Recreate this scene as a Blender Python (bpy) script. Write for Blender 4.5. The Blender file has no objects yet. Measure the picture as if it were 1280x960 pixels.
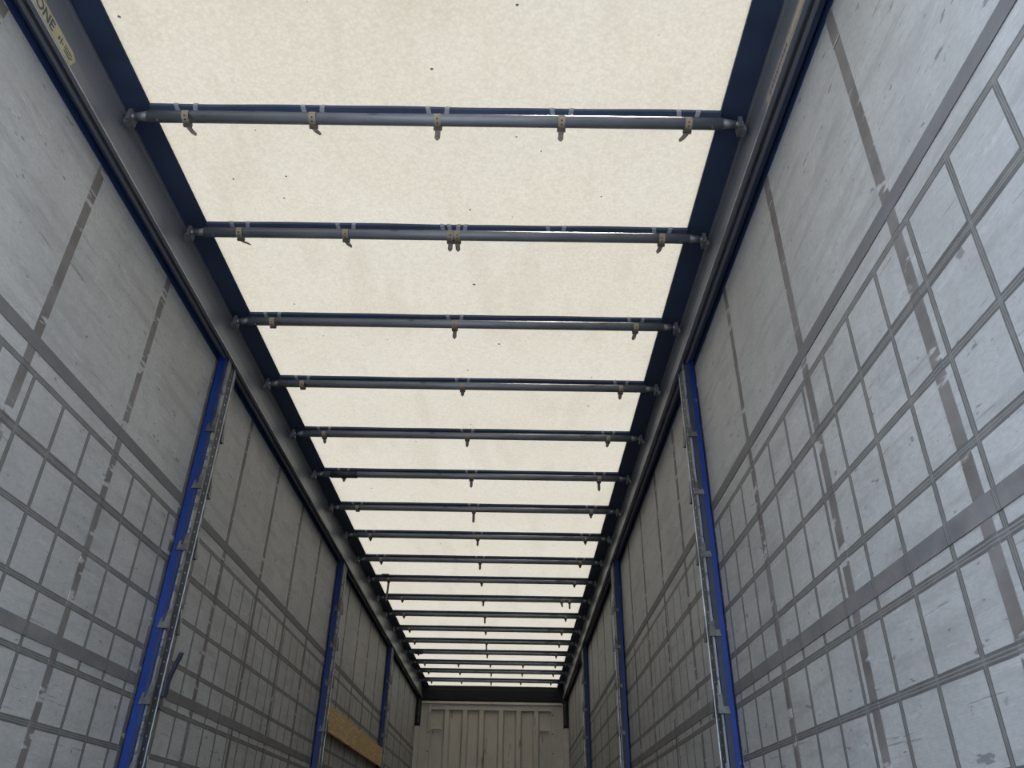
import bpy, math, random
from mathutils import Vector, Matrix
random.seed(7)
S = bpy.context.scene
COL = S.collection
ZO = 0.25            # trailer floor is z = 0; the lens sits this high above it (photographer stands on the yard behind)

# ------------------------------------------------------------------ camera
PITCH, YAW, ROLL = 0.540142, -0.007337, 0.019076
cam_d = bpy.data.cameras.new('camera'); cam = bpy.data.objects.new('camera', cam_d); COL.objects.link(cam)
cam_d.sensor_fit = 'HORIZONTAL'; cam_d.sensor_width = 36.0; cam_d.lens = 36.0*979.437/1280
cam_d.clip_start = 0.02; cam_d.clip_end = 500
cp, sp, cy, sy, cr, sr = math.cos(PITCH), math.sin(PITCH), math.cos(YAW), math.sin(YAW), math.cos(ROLL), math.sin(ROLL)
fw = Vector((sy*cp, cy*cp, sp)); rt = Vector((cy, -sy, 0)); up = rt.cross(fw)
r2 = rt*cr+up*sr; u2 = -rt*sr+up*cr
m = Matrix((r2, u2, -fw)).transposed().to_4x4(); m.translation = Vector((0.331, 0, ZO))
cam.matrix_world = m
S.camera = cam

# ------------------------------------------------------------------ light and exposure
S.view_settings.view_transform = 'Standard'; S.view_settings.look = 'None'
S.view_settings.gamma = 1.0; S.view_settings.use_curve_mapping = False
S.view_settings.exposure = 0.0
world = bpy.data.worlds.new('sky'); S.world = world; world.use_nodes = True
wn = world.node_tree.nodes; wl = world.node_tree.links; wn.clear()
wo = wn.new('ShaderNodeOutputWorld'); wb = wn.new('ShaderNodeBackground')
tc = wn.new('ShaderNodeTexCoord'); sx = wn.new('ShaderNodeSeparateXYZ'); rp = wn.new('ShaderNodeValToRGB')
wl.new(tc.outputs['Generated'], sx.inputs[0]); wl.new(sx.outputs['Z'], rp.inputs[0]); wl.new(rp.outputs[0], wb.inputs[0]); wl.new(wb.outputs[0], wo.inputs[0])
rp.color_ramp.elements[0].position = 0.0; rp.color_ramp.elements[0].color = (0.82, 0.91, 1.0, 1)
rp.color_ramp.elements[1].position = 0.7; rp.color_ramp.elements[1].color = (0.55, 0.73, 1.0, 1)
wb.inputs[1].default_value = 6.9
sun_d = bpy.data.lights.new('sun', 'SUN'); sun = bpy.data.objects.new('sun', sun_d); COL.objects.link(sun)
sun_d.energy = 24.4; sun_d.angle = math.radians(12); sun_d.color = (1.0, 0.90, 0.76)
sun.rotation_euler = (math.radians(-24), math.radians(14), 0)
sun.location = (0, 3, 12)

# ------------------------------------------------------------------ node helpers
def mat(name):
    M = bpy.data.materials.new(name); M.use_nodes = True
    return M, M.node_tree.nodes, M.node_tree.links, M.node_tree.nodes['Principled BSDF']
class G:
    """small wrapper for math on sockets"""
    def __init__(s, M): s.n = M.node_tree.nodes; s.l = M.node_tree.links
    def put(s, sock, v):
        if isinstance(v, (int, float)): sock.default_value = v
        elif isinstance(v, tuple): sock.default_value = v if len(v) == 4 or sock.type == 'VECTOR' else v+(1,)
        else: s.l.new(v, sock)
    def m(s, op, a, b=0.0, c=0.0, clamp=False):
        x = s.n.new('ShaderNodeMath'); x.operation = op; x.use_clamp = clamp
        s.put(x.inputs[0], a); s.put(x.inputs[1], b); s.put(x.inputs[2], c); return x.outputs[0]
    def step(s, d, e0, e1):      # 1 below e0, 0 above e1
        x = s.n.new('ShaderNodeMapRange'); x.interpolation_type = 'SMOOTHSTEP'
        s.put(x.inputs[0], d); x.inputs[1].default_value = e0; x.inputs[2].default_value = e1
        x.inputs[3].default_value = 1.0; x.inputs[4].default_value = 0.0; return x.outputs[0]
    def rng(s, d, a, b, c, e):
        x = s.n.new('ShaderNodeMapRange'); s.put(x.inputs[0], d)
        for i, v in enumerate((a, b, c, e)): x.inputs[i+1].default_value = v
        return x.outputs[0]
    def noise(s, vec, scale, detail=4.0, rough=0.55, dist=0.0):
        x = s.n.new('ShaderNodeTexNoise'); s.put(x.inputs['Vector'], vec); x.inputs['Scale'].default_value = scale
        x.inputs['Detail'].default_value = detail; x.inputs['Roughness'].default_value = rough; x.inputs['Distortion'].default_value = dist
        return x.outputs[0]
    def map(s, vec, scale=(1,1,1), rot=(0,0,0), loc=(0,0,0)):
        x = s.n.new('ShaderNodeMapping'); s.put(x.inputs['Vector'], vec)
        x.inputs['Scale'].default_value = scale; x.inputs['Rotation'].default_value = rot; x.inputs['Location'].default_value = loc; return x.outputs[0]
    def mix(s, f, a, b, mode='MIX'):
        x = s.n.new('ShaderNodeMix'); x.data_type = 'RGBA'; x.blend_type = mode
        s.put(x.inputs[0], f); s.put(x.inputs[6], a); s.put(x.inputs[7], b); return x.outputs[2]
    def obj(s):
        return s.n.new('ShaderNodeTexCoord').outputs['Object']
    def xyz(s, v):
        x = s.n.new('ShaderNodeSeparateXYZ'); s.l.new(v, x.inputs[0]); return x.outputs
    def bump(s, h, strength, dist, bsdf):
        x = s.n.new('ShaderNodeBump'); s.put(x.inputs['Height'], h); x.inputs['Strength'].default_value = strength
        x.inputs['Distance'].default_value = dist; s.l.new(x.outputs[0], bsdf.inputs['Normal'])

def worn(name, c0, c1, rough=0.5, metal=0.0, scale=9.0, stretch=(1,1,1), spec=0.5, scratch=None):
    M, n, l, b = mat(name); g = G(M); o = g.obj()
    v = g.map(o, stretch)
    f = g.noise(v, scale, 5, 0.6); f = g.rng(f, 0.3, 0.7, 0, 1)
    c = g.mix(f, c0, c1)
    if scratch:
        k = g.noise(g.map(o, scratch[1]), scratch[2], 3, 0.6)
        c = g.mix(g.step(k, scratch[3], scratch[3]+0.06), c, scratch[0])
    g.put(b.inputs['Base Color'], c)
    g.put(b.inputs['Roughness'], g.rng(f, 0, 1, rough-0.08, rough+0.08)); b.inputs['Metallic'].default_value = metal
    b.inputs['Specular IOR Level'].default_value = spec
    g.bump(g.noise(o, scale*9, 3, 0.6), 0.08, 0.004, b)
    return M

# translucent roof sheet
M_ROOF, n, l, b = mat('translucent roof sheet'); g = G(M_ROOF); o = g.obj()
b_out = n['Material Output']; n.remove(b)
big = g.rng(g.noise(o, 1.6, 3, 0.6), 0.3, 0.7, 0.0, 1.0)
fine = g.rng(g.noise(o, 42, 3, 0.6), 0.3, 0.7, 0.0, 1.0)
wv = n.new('ShaderNodeTexVoronoi'); wv.inputs['Scale'].default_value = 75; l.new(o, wv.inputs['Vector'])
pebble = g.rng(wv.outputs['Distance'], 0.1, 0.7, 1.0, 0.0)
c = g.mix(big, (0.0899, 0.0820, 0.0659), (0.0942, 0.0871, 0.0721))
c = g.mix(g.m('MULTIPLY', fine, 0.26), c, (0.0608, 0.0534, 0.0403))
c = g.mix(g.m('MULTIPLY', pebble, 0.22), c, (0.1309, 0.1202, 0.1032))
stain = g.step(g.noise(g.map(o, (2.2, 0.5, 1)), 2.2, 4, 0.6), 0.36, 0.50)
c = g.mix(g.m('MULTIPLY', stain, 0.10), c, (0.0515, 0.0401, 0.0264))
vs = n.new('ShaderNodeTexVoronoi'); vs.voronoi_dimensions = '2D'; vs.inputs['Scale'].default_value = 3.6; l.new(g.map(o, (1.0, 1.0, 0.0)), vs.inputs['Vector'])
jit = g.noise(o, 2.3, 0)
speck = g.step(g.m('ADD', vs.outputs['Distance'], g.m('MULTIPLY', g.noise(g.map(o, (1, 1.6, 1)), 40, 1), 0.075)), 0.049, 0.055)
speck = g.m('MULTIPLY', speck, g.step(jit, 0.44, 0.5))
c = g.mix(speck, c, (0.0143, 0.0121, 0.0108))
tr = n.new('ShaderNodeBsdfTranslucent'); df = n.new('ShaderNodeBsdfDiffuse'); mx = n.new('ShaderNodeMixShader'); mx.inputs[0].default_value = 0.28
l.new(c, tr.inputs[0]); l.new(c, df.inputs[0]); l.new(tr.outputs[0], mx.inputs[1]); l.new(df.outputs[0], mx.inputs[2]); l.new(mx.outputs[0], b_out.inputs[0])

# curtain tarpaulin with its welded seam grid
def seams(g, o, oy, zz):
    dz = g.m('PINGPONG', g.m('SUBTRACT', zz, 0.345-4.0), 0.1)
    dy = g.m('PINGPONG', g.m('SUBTRACT', oy, 1.03-2.0), 0.1)
    low = g.step(zz, 1.358, 1.360)
    lowv = g.step(zz, 1.345, 1.347)
    wob = g.m('MULTIPLY', g.m('SUBTRACT', g.noise(o, 6, 2), 0.5), 0.004)
    dz = g.m('ADD', dz, wob); dy = g.m('ADD', dy, wob)
    thick = g.step(g.m('ABSOLUTE', g.m('SUBTRACT', zz, 1.145)), 0.0165, 0.018)
    hz_ = g.m('MAXIMUM', g.m('MULTIPLY', g.step(dz, 0.0108, 0.0128), low), thick)
    vt_ = g.m('MULTIPLY', g.step(dy, 0.0088, 0.0105), lowv)
    seam = g.m('MAXIMUM', hz_, vt_)
    lines = g.m('MAXIMUM', g.m('MULTIPLY', g.step(g.m('ABSOLUTE', g.m('SUBTRACT', dz, 0.0035)), 0.0008, 0.0022), hz_), g.m('MULTIPLY', g.step(g.m('ABSOLUTE', g.m('SUBTRACT', dy, 0.003)), 0.0006, 0.002), vt_))
    seamc = g.mix(g.rng(g.noise(o, 14, 4, 0.6), 0.35, 0.65, 0, 1), (0.052, 0.052, 0.053), (0.088, 0.086, 0.083))
    seamc = g.mix(g.m('MULTIPLY', lines, 0.55), seamc, (0.22, 0.22, 0.215))
    return seam, seamc, hz_

M_CURT, n, l, b = mat('grey curtain tarpaulin'); g = G(M_CURT); o = g.obj(); ox, oy, oz = g.xyz(o)
zz = g.m('SUBTRACT', oz, ZO)
base = g.mix(g.rng(g.noise(o, 1.4, 5, 0.62), 0.3, 0.7, 0, 1), (0.285, 0.285, 0.282), (0.36, 0.36, 0.356))
base = g.mix(g.m('MULTIPLY', g.rng(g.noise(o, 9, 5, 0.7), 0.4, 0.75, 0, 1), 0.35), base, (0.195, 0.193, 0.19))
diag = g.noise(g.map(o, (1, 0.7, 5.0), (math.radians(38), 0, 0)), 3.0, 6, 0.65)
base = g.mix(g.m('MULTIPLY', g.step(diag, 0.36, 0.52), 0.34), base, (0.17, 0.166, 0.16))
diag2 = g.noise(g.map(o, (1, 1.0, 9.0), (math.radians(-30), 0, 0)), 4.0, 5, 0.7)
base = g.mix(g.m('MULTIPLY', g.step(g.m('SUBTRACT', 1.0, diag2), 0.33, 0.42), 0.22), base, (0.5, 0.5, 0.5))
grit = g.rng(g.noise(g.map(o, (1, 1, 2.2), (math.radians(38), 0, 0)), 48, 4, 0.75), 0.42, 0.72, 0, 1)
base = g.mix(g.m('MULTIPLY', grit, 0.38), base, (0.17, 0.168, 0.165))
hair = g.noise(g.map(o, (1, 1.4, 34.0), (math.radians(36), 0, 0)), 2.6, 3, 0.6)
base = g.mix(g.m('MULTIPLY', g.step(hair, 0.29, 0.33), 0.6), base, (0.10, 0.10, 0.10))
smear = g.noise(g.map(o, (1, 5.0, 14.0), (math.radians(42), 0, 0)), 2.3, 3, 0.6)
base = g.mix(g.m('MULTIPLY', g.step(smear, 0.30, 0.34), 0.75), base, (0.11, 0.11, 0.115))
spots = g.noise(o, 26, 3, 0.55)
base = g.mix(g.m('MULTIPLY', g.step(spots, 0.26, 0.31), 0.45), base, (0.13, 0.125, 0.12))
seam, seamc, hz_ = seams(g, o, oy, zz)
base = g.mix(g.m('MULTIPLY', seam, 0.93), base, seamc)
g.put(b.inputs['Base Color'], base); b.inputs['Roughness'].default_value = 0.55; b.inputs['Specular IOR Level'].default_value = 0.35
hh = g.m('ADD', g.m('MULTIPLY', seam, 0.10), g.m('MULTIPLY', g.noise(o, 2.0, 3, 0.5), 1.6))
weave = g.m('MULTIPLY', g.m('SINE', g.m('MULTIPLY', oz, 900.0)), 0.006)
g.bump(g.m('ADD', hh, weave), 0.35, 0.02, b)

M_BAND = worn('dark grey webbing', (0.085, 0.083, 0.088), (0.125, 0.122, 0.125), 0.7, 0, 12, (1, .4, 1))
M_STRAP = worn('worn brownish webbing', (0.085, 0.072, 0.068), (0.16, 0.15, 0.145), 0.75, 0, 4.5, (1, .6, 1.6),
               scratch=((0.30, 0.295, 0.29), (1, 2, 8), 2.4, 0.37))
g = G(M_BAND); nb = M_BAND.node_tree.nodes['Principled BSDF']; src = nb.inputs['Base Color'].links[0].from_socket
o = g.obj(); ox, oy, oz = g.xyz(o); zz = g.m('SUBTRACT', oz, ZO)
sm_, sc_, hz_ = seams(g, o, oy, zz)
dirt = g.rng(g.noise(g.map(o, (1, 1, 1.6)), 5.5, 5, 0.65), 0.42, 0.66, 0, 1)
src = g.mix(g.m('MULTIPLY', g.m('MULTIPLY', dirt, g.step(zz, 0.9, 1.0)), 0.55), src, (0.175, 0.16, 0.15))
g.put(nb.inputs['Base Color'], g.mix(g.m('MULTIPLY', sm_, 0.8), src, sc_))
g = G(M_STRAP); nb = M_STRAP.node_tree.nodes['Principled BSDF']; src = nb.inputs['Base Color'].links[0].from_socket
o = g.obj(); ox, oy, oz = g.xyz(o); zz = g.m('SUBTRACT', oz, ZO)
sm_, sc_, hz_ = seams(g, o, oy, zz)
g.put(nb.inputs['Base Color'], g.mix(g.m('MULTIPLY', hz_, 0.85), src, sc_))
M_HEM_SHADE = worn('blue curtain hem with painted shade', (0.012, 0.03, 0.095), (0.02, 0.045, 0.13), 0.5)
M_RAIL = worn('grey painted rail', (0.118, 0.128, 0.155), (0.15, 0.16, 0.185), 0.42, 0.35, 5, (1, .12, 1))
M_NAVY = worn('navy roof hem', (0.018, 0.033, 0.072), (0.027, 0.047, 0.10), 0.6, 0, 7)
M_BOW = worn('blue grey steel tube', (0.115, 0.13, 0.155), (0.165, 0.18, 0.205), 0.38, 0.25, 8, (.5, 1, 1),
             scratch=((0.07, 0.065, 0.065), (2, 6, 6), 3.0, 0.33))
M_GALV = worn('galvanised bracket', (0.10, 0.11, 0.13), (0.20, 0.21, 0.23), 0.45, 0.5, 20)
M_TAN = worn('tan strap', (0.20, 0.17, 0.125), (0.28, 0.24, 0.175), 0.75, 0, 30)
M_TAIL = worn('dark strap tail', (0.085, 0.07, 0.065), (0.14, 0.115, 0.105), 0.75, 0, 30)
M_TAB = worn('light flap tab', (0.19, 0.21, 0.26), (0.26, 0.28, 0.32), 0.6, 0, 25)
M_HOLE = worn('black hole', (0.008, 0.008, 0.01), (0.014, 0.014, 0.016), 0.8)
M_BLUE = worn('blue painted steel', (0.0015, 0.015, 0.10), (0.003, 0.022, 0.145), 0.42, 0, 6, (1, 1, .5), 0.3,
              scratch=((0.07, 0.075, 0.11), (6, 6, 5), 2.5, 0.29))
M_CHAN = worn('dark channel steel', (0.012, 0.016, 0.029), (0.026, 0.031, 0.046), 0.5, 0, 12, (1,1,1), 0.3)
M_ALU = worn('worn aluminium', (0.10, 0.099, 0.097), (0.24, 0.237, 0.23), 0.45, 0.3, 22, (1, 1, .25),
             scratch=((0.06, 0.065, 0.09), (4, 4, 9), 2.5, 0.40))
M_EDGE = worn('bright aluminium edge', (0.34, 0.35, 0.36), (0.50, 0.51, 0.52), 0.35, 0.6, 30)
M_POCK = worn('steel pocket', (0.06, 0.062, 0.068), (0.16, 0.158, 0.155), 0.42, 0.5, 18)
M_FRONT = worn('dusty white bulkhead', (0.37, 0.335, 0.28), (0.47, 0.435, 0.37), 0.55, 0, 4, (1, 1, .4),
               scratch=((0.20, 0.175, 0.14), (5, 1, .8), 3.0, 0.30))
M_FRAME = worn('bulkhead frame paint', (0.39, 0.36, 0.31), (0.48, 0.45, 0.395), 0.5, 0, 6)
M_HEAD = worn('dark navy header', (0.008, 0.009, 0.013), (0.014, 0.015, 0.02), 0.6, 0, 5, (1,1,1), 0.15)
M_FLOOR, n, l, b = mat('brown phenolic plywood'); g = G(M_FLOOR); o = g.obj()
g.put(b.inputs['Base Color'], g.mix(g.noise(g.map(o, (3, .4, 1)), 3, 6, .6), (0.10, 0.07, 0.05), (0.20, 0.15, 0.11))); b.inputs['Roughness'].default_value = .6
M_YARD, n, l, b = mat('concrete yard'); g = G(M_YARD); o = g.obj()
g.put(b.inputs['Base Color'], g.mix(g.noise(o, 1.5, 6, .6), (0.10, 0.10, 0.105), (0.17, 0.17, 0.17))); b.inputs['Roughness'].default_value = .85
# OSB / raw timber plank
M_WOOD, n, l, b = mat('ochre timber'); g = G(M_WOOD); o = g.obj()
gr = g.noise(g.map(o, (1, 1.2, 16)), 4, 6, .65, .6)
wc = g.mix(g.rng(gr, .35, .65, 0, 1), (0.31, 0.205, 0.085), (0.52, 0.37, 0.17))
wc = g.mix(g.m('MULTIPLY', g.step(g.noise(o, 22, 4, .6), .36, .44), .5), wc, (0.13, 0.085, 0.045))
g.put(b.inputs['Base Color'], wc); b.inputs['Roughness'].default_value = .75; g.bump(gr, .2, .004, b)
M_YEL = worn('faded yellow sticker', (0.24, 0.215, 0.125), (0.31, 0.285, 0.185), .6, 0, 25)
M_BRN = worn('weathered brown sticker', (0.19, 0.16, 0.125), (0.27, 0.225, 0.16), .65, 0, 40)
M_INK = worn('dark print', (0.03, 0.04, 0.075), (0.045, 0.055, 0.09), .7, 0, 30)

# ------------------------------------------------------------------ mesh helpers
class MB:
    def __init__(s): s.v = []; s.f = []; s.mi = []; s.sm = []
    def add(s, vs, fs, mi=0, smooth=False):
        k = len(s.v); s.v += [tuple(p) for p in vs]
        for f in fs: s.f.append([i+k for i in f]); s.mi.append(mi); s.sm.append(smooth)
        return s
    def box(s, x0, x1, y0, y1, z0, z1, mi=0):
        x0, x1 = min(x0, x1), max(x0, x1); y0, y1 = min(y0, y1), max(y0, y1)
        return s.add([(x0,y0,z0),(x1,y0,z0),(x1,y1,z0),(x0,y1,z0),(x0,y0,z1),(x1,y0,z1),(x1,y1,z1),(x0,y1,z1)],
              [(0,3,2,1),(4,5,6,7),(0,1,5,4),(1,2,6,5),(2,3,7,6),(3,0,4,7)], mi)
    def cbox(s, x0, x1, y0, y1, z0, z1, c, mi=0):
        """box with chamfered long edges (rounded profile along z)"""
        x0, x1 = min(x0, x1), max(x0, x1)
        P = [(x0+c,y0),(x1-c,y0),(x1,y0+c),(x1,y1-c),(x1-c,y1),(x0+c,y1),(x0,y1-c),(x0,y0+c)]
        n_ = len(P); vs = [(a,b_,z0) for a,b_ in P]+[(a,b_,z1) for a,b_ in P]
        fs = [(i,(i+1)%n_,n_+(i+1)%n_,n_+i) for i in range(n_)]+[tuple(reversed(range(n_))), tuple(range(n_,2*n_))]
        return s.add(vs, fs, mi)
    def prism(s, poly, y0, y1, mi=0, smooth=False, mats=None):
        """poly in (x,z), counter-clockwise seen from -y, extruded along y"""
        n_ = len(poly); vs = [(a,y0,c) for a,c in poly]+[(a,y1,c) for a,c in poly]
        for i in range(n_): s_m = mats[i] if mats else mi; s.add([vs[i],vs[(i+1)%n_],vs[n_+(i+1)%n_],vs[n_+i]], [(0,1,2,3)], s_m, smooth)
        s.add(vs, [tuple(reversed(range(n_))), tuple(range(n_,2*n_))], mi); return s
    def tube(s, a, b, r, seg=16, mi=0, r2=None):
        a, b = Vector(a), Vector(b); r2 = r if r2 is None else r2
        d = (b-a).normalized(); u = d.orthogonal().normalized(); w = d.cross(u)
        vs = []
        for p, q in ((a, r), (b, r2)):
            for i in range(seg):
                t = 2*math.pi*i/seg; vs.append(p+(u*math.cos(t)+w*math.sin(t))*q)
        s.add(vs, [(i,(i+1)%seg,seg+(i+1)%seg,seg+i) for i in range(seg)], mi, True)
        s.add(vs, [tuple(reversed(range(seg))), tuple(range(seg,2*seg))], mi); return s
    def ribbon(s, pts, nrm, half, thick, mi=0):
        """band along a path; half = half-width vector, nrm = normals per point"""
        vs = []
        for p, q in zip(pts, nrm):
            p, q, h = Vector(p), Vector(q).normalized(), Vector(half)
            vs += [p-h, p+h, p+h+q*thick, p-h+q*thick]
        fs = []
        for i in range(len(pts)-1):
            for j in range(4): fs.append((4*i+j, 4*i+(j+1)%4, 4*i+4+(j+1)%4, 4*i+4+j))
        fs += [(3,2,1,0), tuple(4*(len(pts)-1)+j for j in range(4))]
        return s.add(vs, fs, mi)
    def build(s, name, mats, parent=None, loc=(0,0,0)):
        me = bpy.data.meshes.new(name); me.from_pydata([tuple(Vector(p)-Vector(loc)) for p in s.v], [], s.f)
        if not isinstance(mats, (list, tuple)): mats = [mats]
        for q in mats: me.materials.append(q)
        for p, mi, sm in zip(me.polygons, s.mi, s.sm): p.material_index = mi; p.use_smooth = sm
        import bmesh
        bm = bmesh.new(); bm.from_mesh(me); bmesh.ops.remove_doubles(bm, verts=bm.verts, dist=1e-6)
        bmesh.ops.recalc_face_normals(bm, faces=bm.faces); bm.to_mesh(me); bm.free()
        ob = bpy.data.objects.new(name, me); COL.objects.link(ob)
        ob.location = loc
        if parent is not None:
            ob.parent = parent
        return ob
def tag(o, label=None, cat=None, group=None, kind=None):
    for k, v in (('label', label), ('category', cat), ('group', group), ('kind', kind)):
        if v: o[k] = v
    return o
def empty(name, loc, label, cat, group=None):
    o = bpy.data.objects.new(name, None); COL.objects.link(o); o.location = loc; o.empty_display_size = .1
    return tag(o, label, cat, group)

Y0, YF = 0.53, 14.148          # rear opening and front bulkhead
WX = 1.275                     # inner face of the side curtains
def Z(z): return z+ZO

# ------------------------------------------------------------------ setting
f = MB().box(-1.274, 1.274, Y0, YF+.1, -.06, 0).build('floor', M_FLOOR); tag(f, 'brown plywood trailer floor', 'floor', kind='structure')
gd = MB().add([(-60,-60,-1.25),(60,-60,-1.25),(60,60,-1.25),(-60,60,-1.25)], [(0,1,2,3)]).build('ground', M_YARD); tag(gd, 'concrete yard around the trailer', 'ground', kind='structure')

# roof sheet: gentle sag between bows, small ripples
BOWS = [2.028, 2.681, 3.377, 4.02, 4.676, 5.335, 5.987, 6.634, 7.297, 7.941, 8.624, 9.306, 10.007, 10.668, 11.335, 12.022, 12.661, 13.40]
mb = MB(); nx, ny = 24, 280
vs = []
for j in range(ny+1):
    y = Y0+(YF+.02-Y0)*j/ny
    for i in range(nx+1):
        x = -1.097+2.194*i/nx
        t = (y-1.37)/0.664
        z = 2.452+0.006*(1-math.cos(2*math.pi*t))*0.5*(1-(x/1.1)**4)+0.002*math.sin(7*x+1.3*y)*math.sin(2.1*y)*(1-(x/1.1)**2)
        vs.append((x, y, Z(z)))
mb.add(vs, [(j*(nx+1)+i, j*(nx+1)+i+1, (j+1)*(nx+1)+i+1, (j+1)*(nx+1)+i) for j in range(ny) for i in range(nx)], 0, True)
ce = mb.build('ceiling', M_ROOF); tag(ce, 'translucent cream tarpaulin roof sheet lit from above', 'roof', kind='structure')
for s in (-1, 1):
    MB().box(s*1.095, s*1.30, Y0, YF, Z(2.448), Z(2.462)).build('roof_hem', M_NAVY, ce)['label'] = 'dark navy hem along the roof sheet'

# side rails
def rail(s, name, label):
    P = [(1.199,2.447),(1.199,2.432),(1.204,2.428),(1.206,2.318),(1.190,2.300),(1.187,2.245),(1.189,2.236),(1.203,2.236),(1.206,2.262),(1.220,2.262),
         (1.222,2.243),(1.236,2.243),(1.238,2.286),(1.262,2.290),(1.282,2.290),(1.283,2.19),(1.290,2.19),(1.297,2.30),(1.297,2.447)]
    P = [(s*a, Z(c)) for a, c in P]
    if s < 0: P = P[::-1]
    mb = MB().prism(P, Y0, YF-.034, 0)
    o = mb.build(name, M_RAIL)
    tag(o, label, 'roof rail', kind='structure')
    # thin worn edge on the lip
    MB().box(s*1.1860, s*1.1885, Y0, YF-.02, Z(2.2365), Z(2.2405)).build('lip_edge', M_EDGE, o)['label'] = 'bare metal lip edge'
    # roller track lip
    MB().box(s*1.2395, s*1.2605, Y0, YF-.05, Z(2.262), Z(2.2865)).build('roller_track', M_NAVY, o)['label'] = 'dark blue roller track'
    return o
rl = rail(-1, 'trim_1', 'grey metal roof rail along the left curtain top')
rr = rail(1, 'trim_2', 'grey metal roof rail along the right curtain top')

# warning stickers on the rails
def text_mesh(body, size):
    cu = bpy.data.curves.new('txt', 'FONT'); cu.body = body; cu.size = size; cu.extrude = 0.0004; cu.offset = size*0.02
    t = bpy.data.objects.new('txt', cu); COL.objects.link(t)
    dg = bpy.context.evaluated_depsgraph_get(); me = bpy.data.meshes.new_from_object(t.evaluated_get(dg))
    bpy.data.objects.remove(t); return me
sx0 = -1.1858
st = MB().add([(sx0,1.10,Z(2.243)),(sx0,1.71,Z(2.243)),(sx0,1.725,Z(2.285)),(sx0,1.70,Z(2.298)),(sx0,1.10,Z(2.298)),
               (sx0-.001,1.10,Z(2.243)),(sx0-.001,1.71,Z(2.243)),(sx0-.001,1.725,Z(2.285)),(sx0-.001,1.70,Z(2.298)),(sx0-.001,1.10,Z(2.298))],
              [(0,1,2,3,4),(9,8,7,6,5),(0,5,6,1),(1,6,7,2),(2,7,8,3),(3,8,9,4),(4,9,5,0)]).build('warning_sticker', M_YEL, rl)
st['label'] = 'faded yellow warning sticker'
me = text_mesh('ZONE', 0.052); me.materials.clear(); me.materials.append(M_INK)
t = bpy.data.objects.new('lettering', me); COL.objects.link(t); t.parent = st
t.matrix_world = Matrix(((0,0,1,sx0+.0006),(1,0,0,1.445),(0,1,0,Z(2.252)),(0,0,0,1)))
mb = MB()
for k, (a, b_, z0, z1) in enumerate([(1.618,1.626,2.262,2.275),(1.632,1.637,2.258,2.283),(1.642,1.648,2.266,2.272),(1.655,1.672,2.276,2.280),(1.655,1.690,2.266,2.270),(1.676,1.700,2.276,2.280),(1.694,1.706,2.265,2.270),(1.658,1.698,2.256,2.260)]):
    mb.box(sx0+.0002, sx0+.0009, a, b_, Z(z0), Z(z1))
mb.build('print', M_INK, st)
sx1 = 1.1858
st = MB().box(sx1, sx1+.001, 1.44, 1.83, Z(2.243), Z(2.274)).build('warning_sticker', M_BRN, rr); st['label'] = 'weathered brown warning sticker'
mb = MB()
y = 1.60
while y < 1.80:
    w = random.uniform(.008, .022); mb.box(sx1-.0009, sx1-.0002, y, y+w, Z(2.252), Z(2.262+random.uniform(0, .003))); y += w+.005
mb.build('print', M_INK, st)

# side curtains
def curtain(s, name, label):
    w = MB().box(s*WX, s*(WX+.005), Y0, YF+.04, Z(-.36), Z(2.2885)).build(name, M_CURT)
    tag(w, label, 'curtain', kind='structure')
    MB().box(s*(WX-.0022), s*(WX-.0002), Y0+.005, YF-.04, Z(2.238), Z(2.2882)).build('top_hem_shade', M_HEM_SHADE, w)['label'] = 'dark blue top hem with painted rail shade'  # blue hem, made taller to paint in the shade under the rail
    for zc, h in ((1.437, .0235), (0.612, .0235)):
        MB().box(s*(WX-.0028), s*(WX-.0004), Y0+.005, YF-.04, Z(zc-h), Z(zc+h)).build('horizontal_band', M_BAND, w)['label'] = 'wide dark grey horizontal webbing band'
    k = -1
    while True:
        yc = 1.485+0.681*k+random.uniform(-.008, .008); k += 1
        if yc > 13.9: break
        hw = random.uniform(.0195, .023)
        if k == 2 and s > 0: hw = .024
        mb = MB(); zt = 2.275
        mb.box(s*(WX-.0018), s*(WX-.0003), yc-hw, yc+hw, Z(-.23), Z(2.10))
        mb.box(s*(WX-.0034), s*(WX-.0003), yc-hw*1.02, yc+hw*1.02, Z(2.10), Z(zt-.040), 0)    # folded loop end below the rail
        mb.box(s*(WX-.0044), s*(WX-.0034), yc-hw*1.02, yc+hw*1.02, Z(2.10), Z(2.106), 1)
        mb.build('vertical_strap', [M_STRAP, M_CURT], w)['label'] = 'worn brownish vertical webbing strap'
    return w
wl_ = curtain(-1, 'wall_left', 'grey tarpaulin side curtain forming the left wall, seam grid on its lower half')
wr_ = curtain(1, 'wall_right', 'grey tarpaulin side curtain forming the right wall, seam grid on its lower half')

# front bulkhead
mb = MB()
YB = 14.155
xs = [(-1.03, .06)]
cents = [-.76, -.457, -.18, .149, .443, .738]
for c_ in cents:
    xs += [(c_-.062, .06), (c_-.032, .0), (c_+.035, .0), (c_+.062, .06)]
xs += [(1.0, .06)]
zt, zb = Z(2.068), Z(-.25)
vs = [(x, YB+d, z) for z in (zb, zt) for x, d in xs]; n_ = len(xs)
mb.add(vs, [(i, i+1, n_+i+1, n_+i) for i in range(n_-1)])
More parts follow.
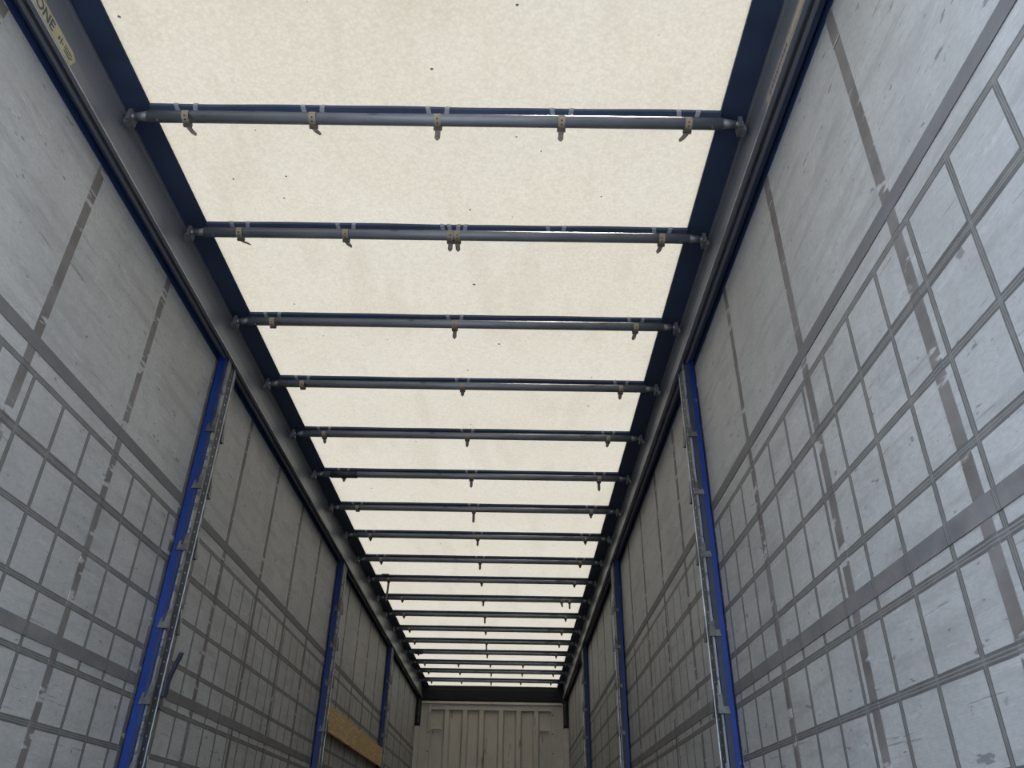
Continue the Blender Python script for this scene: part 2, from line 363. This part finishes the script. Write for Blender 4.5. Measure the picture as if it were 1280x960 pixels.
# closing ledges at the top of each recess and back sheet
for i in range(n_-1):
    (xa, da), (xb, db) = xs[i], xs[i+1]
    mb.add([(xa, YB-.001, zt), (xb, YB-.001, zt), (xb, YB+db, zt), (xa, YB+da, zt)], [(0,1,2,3)])
mb.box(-1.36, 1.34, YB+.065, YB+.085, zb, Z(2.46))
wf = mb.build('wall_front', M_FRONT); tag(wf, 'dusty cream corrugated front bulkhead', 'wall', kind='structure')
MB().box(-1.03, 1.0, YB-.004, YB+.045, Z(2.068), Z(2.158)).build('top_panel', M_FRAME, wf)
MB().box(-1.235, 1.17, YB-.05, YB+.045, Z(2.158), Z(2.194)).build('top_bar', M_FRAME, wf)['label'] = 'pale horizontal bar under the header'
for x0, x1, xl in ((-1.272, -1.032, -1.045), (1.002, 1.272, 1.012)):
    mb = MB().box(x0, x1, YB-.004, YB+.045, zb, Z(2.157))
    o = mb.build('side_panel', M_FRAME, wf)
    sgn = 1 if x0 < 0 else -1
    fl = MB().box(xl-.016, xl+.016, YB-.035, YB-.005, zb, Z(2.14)).build('frame_flange', M_FRAME, wf)
    mbh = MB()
    for q, zc in enumerate([2.0-.29*k for k in range(8)]):
        mbh.tube((xl, YB-.036, Z(zc)), (xl, YB-.0355, Z(zc)), .010, 10)
    mbh.build('bolt_hole', M_HOLE, fl)
    mbh = MB(); xo = x0+.035 if x0 < 0 else x1-.035
    for zc in (1.72, 1.62, 1.44, 1.30, 1.16):
        mbh.tube((xo, YB-.006, Z(zc)), (xo, YB-.0045, Z(zc)), .009, 10)
    mbh.build('rivet_hole', M_HOLE, o)
for x0, x1 in ((-1.0, -.845), (.80, .953)):
    mb = MB().box(x0, x1, YB-.022, YB+.044, Z(1.762), Z(1.774)).box(x0, x1, YB-.022, YB-.014, Z(1.774), Z(1.792))
    mb.build('ledge_bracket', M_FRAME, wf)['label'] = 'small pale ledge bracket'
# header beam
P = [(YB-.02, 2.446), (YB-.02, 2.40), (YB-.035, 2.385), (YB-.035, 2.225), (YB-.022, 2.205), (YB-.022, 2.196), (YB+.045, 2.196), (YB+.045, 2.46), (YB+.0, 2.46)]
mb = MB(); n_ = len(P)
vs = [(x, a, Z(c)) for x in (-1.272, 1.272) for a, c in P]
mb.add(vs, [(i, (i+1) % n_, n_+(i+1) % n_, n_+i) for i in range(n_)]+[tuple(range(n_)), tuple(reversed(range(n_, 2*n_)))])
hd = mb.build('trim_3', M_HEAD); tag(hd, 'dark navy header beam above the front bulkhead', 'beam', kind='structure')

# ------------------------------------------------------------------ roof bows
ORD = ['first', 'second', 'third', 'fourth', 'fifth', 'sixth', 'seventh', 'eighth', 'ninth', 'tenth', 'eleventh', 'twelfth', 'thirteenth', 'fourteenth', 'fifteenth', 'sixteenth', 'seventeenth', 'eighteenth']
LAB = {0: 'nearest roof bow, a blue grey tube carrying five tan buckle straps',
       1: 'second roof bow from the rear, with a doubled tan strap at its middle',
       2: 'third roof bow from the rear, first one with only three straps',
       3: 'fourth roof bow from the rear, just behind the first three tubes',
       4: 'fifth roof bow from the rear, level with the tops of the first blue posts',
       5: 'sixth roof bow, dark tape wrapped near its left end',
       6: 'seventh roof bow from the rear, next beyond the taped one',
       7: 'eighth roof bow from the rear, two beyond the taped one',
       8: 'ninth roof bow from the rear, three beyond the taped one',
       9: 'tenth roof bow from the rear, last one before the bow with a long hanging strap',
       10: 'eleventh roof bow from the rear', 15: 'sixteenth roof bow, third from the front header, with five small straps',
       16: 'seventeenth roof bow, second from the front header', 17: 'last roof bow, nearest to the dark front header'}
# straps: x, sideways lean of the tail, tail length, doubled?
ST = {0: [(-.952,.045,.055),(-.466,.03,.035),(.012,0,.068),(.486,-.004,.062),(.969,-.035,.05)],
      1: [(-.939,.04,.02),(-.457,.025,.03),(.018,0.0,.055),(.050,.006,.055),(.497,None,0),(.977,-.02,.045)],
      2: [(-.972,.01,.008),(-.004,0,.065),(.955,-.015,.05)],
      3: [(-.959,0,.012),(.004,0,.03),(.954,-.005,.04)],
      4: [(-.962,.005,.04),(.002,0,.055),(.949,-.006,.03)],
      5: [(-.950,0,.02),(.002,0,.07),(.953,0,.09)],
      6: [(-.956,0,.015),(-.006,0,.115),(.952,0,.025)],
      7: [(-.950,0,.02),(.004,0,.065),(.960,0,.02)],
      8: [(-.947,0,.02),(.003,0,.075),(.964,0,.02)],
      9: [(-.962,-.012,.31),(-.001,0,.03),(.955,0,.02)],
      10: [(-.90,0,.02),(-.004,0,.06),(.863,.01,.05),(.950,0,.085)],
      11: [(-.961,0,.02),(-.005,0,.09),(.948,0,.03)], 12: [(-.970,0,.02),(-.013,0,.04),(.941,0,.03)],
      13: [(-.976,0,.02),(-.02,0,.12),(.946,0,.03)], 14: [(-.993,0,.02),(-.026,0,.05),(.939,0,.03)],
      15: [(-.967,0,.03),(-.468,0,.04),(.004,0,.04),(.485,0,.04),(.962,0,.03)],
      16: [(-.968,0,.02),(-.481,0,.03),(.002,0,.055),(.482,0,.04),(.960,0,.03)],
      17: [(-.985,0,.03),(-.498,0,.03),(-.014,0,.05),(.467,0,.03),(.958,0,.03)]}
TR = 0.0235; TZ = 2.409
def strap(root, x, lean, ln):
    """fastening strap hugging the underside of the tube, tail hanging from its forward edge; local to the bow"""
    hw = .013; ln *= .6; lean *= .65
    pts, nr = [], []
    for k in range(13):
        a = math.radians(150+ (360-150-30)*k/12 - 0)      # from the rear side, under, to the front side
        a = math.radians(165+185*k/12)
        pts.append((x, math.cos(a)*TR*1.02, math.sin(a)*TR*1.02)); nr.append((0, math.cos(a), math.sin(a)))
    s_ = MB().ribbon(pts, nr, (hw, 0, 0), .003).build('fastening_strap', M_TAN, root); s_['label'] = 'tan buckle strap'
    mb = MB()
    for a in (218, 250):
        a = math.radians(a); c_, q = math.cos(a), math.sin(a)
        mb.tube((x, c_*(TR+.0025), q*(TR+.0025)), (x, c_*(TR+.0045), q*(TR+.0045)), .0032, 8)
    mb.build('eyelet', M_HOLE, s_)
    # buckle ring and tail
    y1 = TR*.80; z1 = -TR*.78
    mb = MB().box(x-hw-.003, x+hw+.003, y1-.004, y1+.008, z1-.010, z1+.004)
    mb.build('buckle', M_TAIL, s_)
    if ln > .01:
        pts, nr = [], []; tw = .0105
        for k in range(6):
            t = k/5; pts.append((x+lean*t, y1+.004+.006*math.sin(t*2.2), z1-.006-ln*t)); nr.append((0, 1, .1))
        mb = MB(); mb.ribbon(pts, nr, (tw, 0, 0), .003)
        p = pts[-1]; d = lean/5/max(ln/5, 1e-3)
        mb.add([(p[0]-tw, p[1], p[2]), (p[0]+tw, p[1], p[2]), (p[0]+tw*.3+d*.01, p[1], p[2]-.012), (p[0]-tw*.3+d*.01, p[1], p[2]-.012),
                (p[0]-tw, p[1]+.003, p[2]), (p[0]+tw, p[1]+.003, p[2]), (p[0]+tw*.3+d*.01, p[1]+.003, p[2]-.012), (p[0]-tw*.3+d*.01, p[1]+.003, p[2]-.012)],
               [(0,1,2,3),(7,6,5,4),(0,4,5,1),(1,5,6,2),(2,6,7,3),(3,7,4,0)])
        mb.build('strap_tail', M_TAIL, s_)['label'] = 'dark hanging strap end'
def tabs(root, x, flap):
    for dx, w in ((-.036, .009), (.036, .009)):
        MB().ribbon([(x+dx*1.08, -.0335, .037), (x+dx*1.02, -.0335, .0255), (x+dx*.92, -.0135, .0172)], [(0,-1,0),(0,-.9,-.45),(0,-.4,-.9)], (w, 0, 0), .0012).build('flap_tab', M_TAB, flap)['label'] = 'pale welded tab'
for i, yb in enumerate(BOWS):
    lab = LAB.get(i) or '%s roof bow from the rear' % ORD[i]
    if 10 <= i <= 14:
        lab = {10: 'eleventh roof bow from the rear, two long tan tails near its right end', 11: 'twelfth roof bow from the rear, next beyond the two right-hand tails',
               12: 'thirteenth roof bow from the rear, sixth from the front header', 13: 'fourteenth roof bow, long strap hanging from its middle, fifth from the header',
               14: 'fifteenth roof bow, dark wrap near its left end, fourth from the header'}[i]
    if i == 9: lab = 'tenth roof bow from the rear, one long strap hanging near its left end'
    root = empty('roof_bow', (0, yb+.030, Z(TZ)), lab, 'roof bow', 'cross tubes under the roof sheet')
    mb = MB()
    mb.tube((-1.10, 0, 0), (1.10, 0, 0), TR, 20)
    mb.build('tube', M_BOW, root)
    # fabric pocket flap welded to the sheet, slightly wavy lower edge
    mb = MB(); N = 40; vs = []
    for k in range(N+1):
        x = -1.094+2.188*k/N; w = .0015*math.sin(5*x+i)+.001*math.sin(13*x+2*i)
        vs += [(x, -.031+w, .0385), (x, -.031+w, .026), (x, -.0125, .0182), (x, .0125, .0182), (x, .018, .0385)]
    fs = [(5*k+j, 5*k+(j+1) % 5, 5*k+5+(j+1) % 5, 5*k+5+j) for k in range(N) for j in range(5)]+[(0,1,2,3,4), tuple(5*N+j for j in (4,3,2,1,0))]
    flap = mb.add(vs, fs).build('fabric_flap', M_NAVY, root); flap['label'] = 'dark navy fabric flap'
    for s in (-1, 1):
        mb = MB().tube((s*1.098, 0, 0), (s*1.150, 0, -.002), .0205, 14, 0, .015).tube((s*1.145, 0, -.002), (s*1.182, 0, -.002), .013, 12)
        mb.box(s*1.160, s*1.176, -.018, .034, -.030, .022)
        mb.box(s*1.176, s*1.190, -.004, .030, -.036, -.010)
        mb.tube((s*1.150, .020, .012), (s*1.186, .020, .012), .008, 10)
        mb.build('end_bracket', M_GALV, root)
        MB().tube((s*1.06, -.004, -TR*.98), (s*1.06, -.004, -TR*.98-.004), .005, 8).build('rivet', M_GALV, root)
    for x, lean, ln in ST[i]:
        if i < 9: tabs(root, x, flap)
        if lean is not None: strap(root, x, lean, ln)
    def wrap(x0, x1, r):
        MB().tube((x0, 0, 0), (x1, 0, 0), TR+r, 16).build('tape_wrap', M_HOLE if i > 5 else M_CHAN, root)['label'] = 'dark tape wrapped round the tube'
    if i == 5: wrap(-1.045, -.85, .0045)
    if i == 9: MB().box(-1.03, -.955, -.05, -.028, .03, .042).build('tape_patch', M_CHAN, root)['label'] = 'dark tape patch'
    if i == 14: wrap(-1.04, -.93, .008)

# ------------------------------------------------------------------ side posts
PH = [1.92, 1.61, 1.30, .945, .63, .33, .02]
def post(s, y, label):
    root = empty('side_post', (s*1.235, y, 0), label, 'post', 'blue posts along the side curtains')
    h = Z(2.284); X0 = .027     # local x: s*(.035) is towards the curtain, s*(-.03) towards the cargo space
    W = .128 if s < 0 else .112
    B = lambda: MB()
    def bx(mb, a, b_, y0, y1, z0, z1, mi=0): return mb.box(s*a, s*b_, y0, y1, z0, z1, mi)
    # blue column with rounded flank
    mb = MB().cbox(s*-.022, s*.033, 0, W-.02, .0, h, .008); mb.build('column', M_BLUE, root)
    c0, c1 = (.0385, W-.030) if s < 0 else (.0165, W-.0165)
    mb = B(); bx(mb, -.031, -.0225, .008 if s < 0 else .004, c0-.0005, .05, h-.02); mb.build('rear_strip', M_ALU, root)['label'] = 'worn aluminium strip'
    mb = B(); bx(mb, -.0195, .001 if s > 0 else -.010, -.0035, -.0003, .05, h-.02); mb.build('flank_strip', M_CHAN, root)['label'] = 'dark strip on the blue flank'
    mb = B(); bx(mb, -.030, -.0225, c0, c1, .05, h-.03)
    mb.build('channel', M_CHAN, root)['label'] = 'dark perforated channel'
    mb = B(); z = .2
    while z < h-.1:
        c_ = s*-.0304; yc = (c0+c1)*.5
        mb.tube((s*-.0301, yc, z), (s*-.0306, yc, z), .0042, 8); z += .05
    ch = mb.build('perforation', M_EDGE, root); ch['label'] = 'row of bright holes'
    mb = B(); bx(mb, -.034, -.0225, c1+.0005, c1+.004, .05, h-.02); mb.build('edge_strip', M_EDGE, root)['label'] = 'bright metal edge'
    mb = B(); bx(mb, -.031, -.0225, c1+.0045, W, .05, h-.02); mb.build('front_strip', M_ALU, root)['label'] = 'worn aluminium strip'
    for zc in PH:
        for side in (-1, 1):
            # wedge pocket: closed at the top, opening downwards and away from the post
            ya = .016 if side < 0 else W-.010
            o_ = .025*side if side < 0 else .022
            zt_, zb_ = Z(zc), Z(zc)-.115
            vs = []
            for off in (0, .003):
                q = off*side
                vs += [(s*-.0315, ya, zt_), (s*-.036, ya+.003*side, zt_), (s*-.006, ya+.003*side-q*0, zt_),
                       (s*-.040, ya-.006*side, zb_), (s*-.044, ya+o_-q, zb_), (s*.004, ya+o_-q, zb_)]
            mb = MB()
            a, b_, c_, d, e, f_ = vs[:6]; a2, b2, c2, d2, e2, f2 = vs[6:]
            mb.add([a, b_, e, d], [(0,1,2,3)]); mb.add([b_, c_, f_, e], [(0,1,2,3)]); mb.add([a, b_, c_], [(0,1,2)])
            # inner skin
            i1 = (s*-.037, ya+o_*.80, zb_); i2 = (s*.002, ya+o_*.80, zb_)
            mb.add([e, f_, i2, i1], [(0,1,2,3)]); mb.add([i1, i2, (s*-.010, ya+.001*side, zt_-.01), (s*-.032, ya+.001*side, zt_-.01)], [(0,1,2,3)], 1)
            mb.add([(s*-.0395, ya-.006*side, zb_+.0005), i1, (s*-.031, ya+.002*side, zt_-.02)], [(0,1,2)], 1)
            mb.build('board_pocket', [M_POCK, M_HOLE], root)
    return root
LP = [3.525, 6.93, 10.30]; RP = [3.50, 6.79, 10.14]
p1 = post(-1, LP[0], 'nearest blue post on the left curtain, a dark latch lever on its far side')
post(-1, LP[1], 'second blue post on the left curtain, holding the rear end of the timber plank')
post(-1, LP[2], 'third blue post on the left curtain, at the far end of the timber plank')
post(1, RP[0], 'nearest blue post on the right curtain, largest in the picture on that side')
post(1, RP[1], 'middle blue post on the right curtain, between the nearest and the farthest')
post(1, RP[2], 'farthest blue post on the right curtain, closest to the front bulkhead')
# latch lever on the first left post
mb = MB()
vs = []
pth = [(.034, .140, .60), (.036, .150, .645), (.040, .168, .70), (.044, .185, .735), (.050, .19, .765)]
for x, y, z in pth:
    for dx, dy in ((-.008, -.010), (.008, -.010), (.008, .010), (-.008, .010)):
        vs.append((x+dx, y+dy, Z(z)))
mb.add(vs, [(4*k+j, 4*k+(j+1) % 4, 4*k+4+(j+1) % 4, 4*k+4+j) for k in range(4) for j in range(4)]+[(3,2,1,0), (16,17,18,19)])
mb.box(.028, .046, .110, .150, Z(.565), Z(.625))
lv = mb.build('latch_lever', M_CHAN, p1); lv['label'] = 'dark latch lever'

# timber plank resting in the pockets between the second and third left posts
pl = MB()
N = 24
vs = []
for k in range(N+1):
    y = LP[1]+.129+(LP[2]-.001-LP[1]-.129)*k/N; bow = -.004*math.sin(math.pi*k/N); w = .002*math.sin(k*1.7)
    vs += [(-1.236+bow, y, .858+w-.96), (-1.212+bow, y, .858+w-.96), (-1.212+bow, y, 1.06+w*.6-.96), (-1.236+bow, y, 1.06+w*.6-.96)]
vs = [(x, y, z+.96+ZO) for x, y, z in vs]
pl.add(vs, [(4*k+j, 4*k+(j+1) % 4, 4*k+4+(j+1) % 4, 4*k+4+j) for k in range(N) for j in range(4)]+[(0,1,2,3), tuple(4*N+j for j in (3,2,1,0))])
pk = pl.build('timber_plank', M_WOOD, None, (-1.22, LP[1]+.13, Z(.858)))
tag(pk, 'ochre timber plank slotted between two blue posts on the left curtain', 'plank')

# ------------------------------------------------------------------ front corner posts with slotted plates
for s, lab in ((-1, 'dark blue slotted corner plate left of the front bulkhead'), (1, 'dark blue slotted corner plate right of the front bulkhead')):
    root = empty('corner_plate', (s*1.235, 13.98, 0), lab, 'bracket', 'slotted corner plates at the front bulkhead')
    mb = MB().box(s*-.045, s*.036, 0, .10, Z(1.79), Z(2.235)); mb.box(s*.026, s*.036, -.01, 0, Z(1.89), Z(2.235))
    mb.build('plate', M_HEAD, root)
    mb = MB(); z = 1.84
    while z < 2.19:
        mb.box(s*-.030, s*-.012, -.0012, -.0002, Z(z), Z(z+.008)); z += .021
    mb.build('slot_row', M_ALU, root)['label'] = 'row of pale slots'
    MB().box(s*-.040, s*.036, .012, .10, 0, Z(1.789)).build('post_foot', M_FRAME, root)['label'] = 'pale lower corner post'
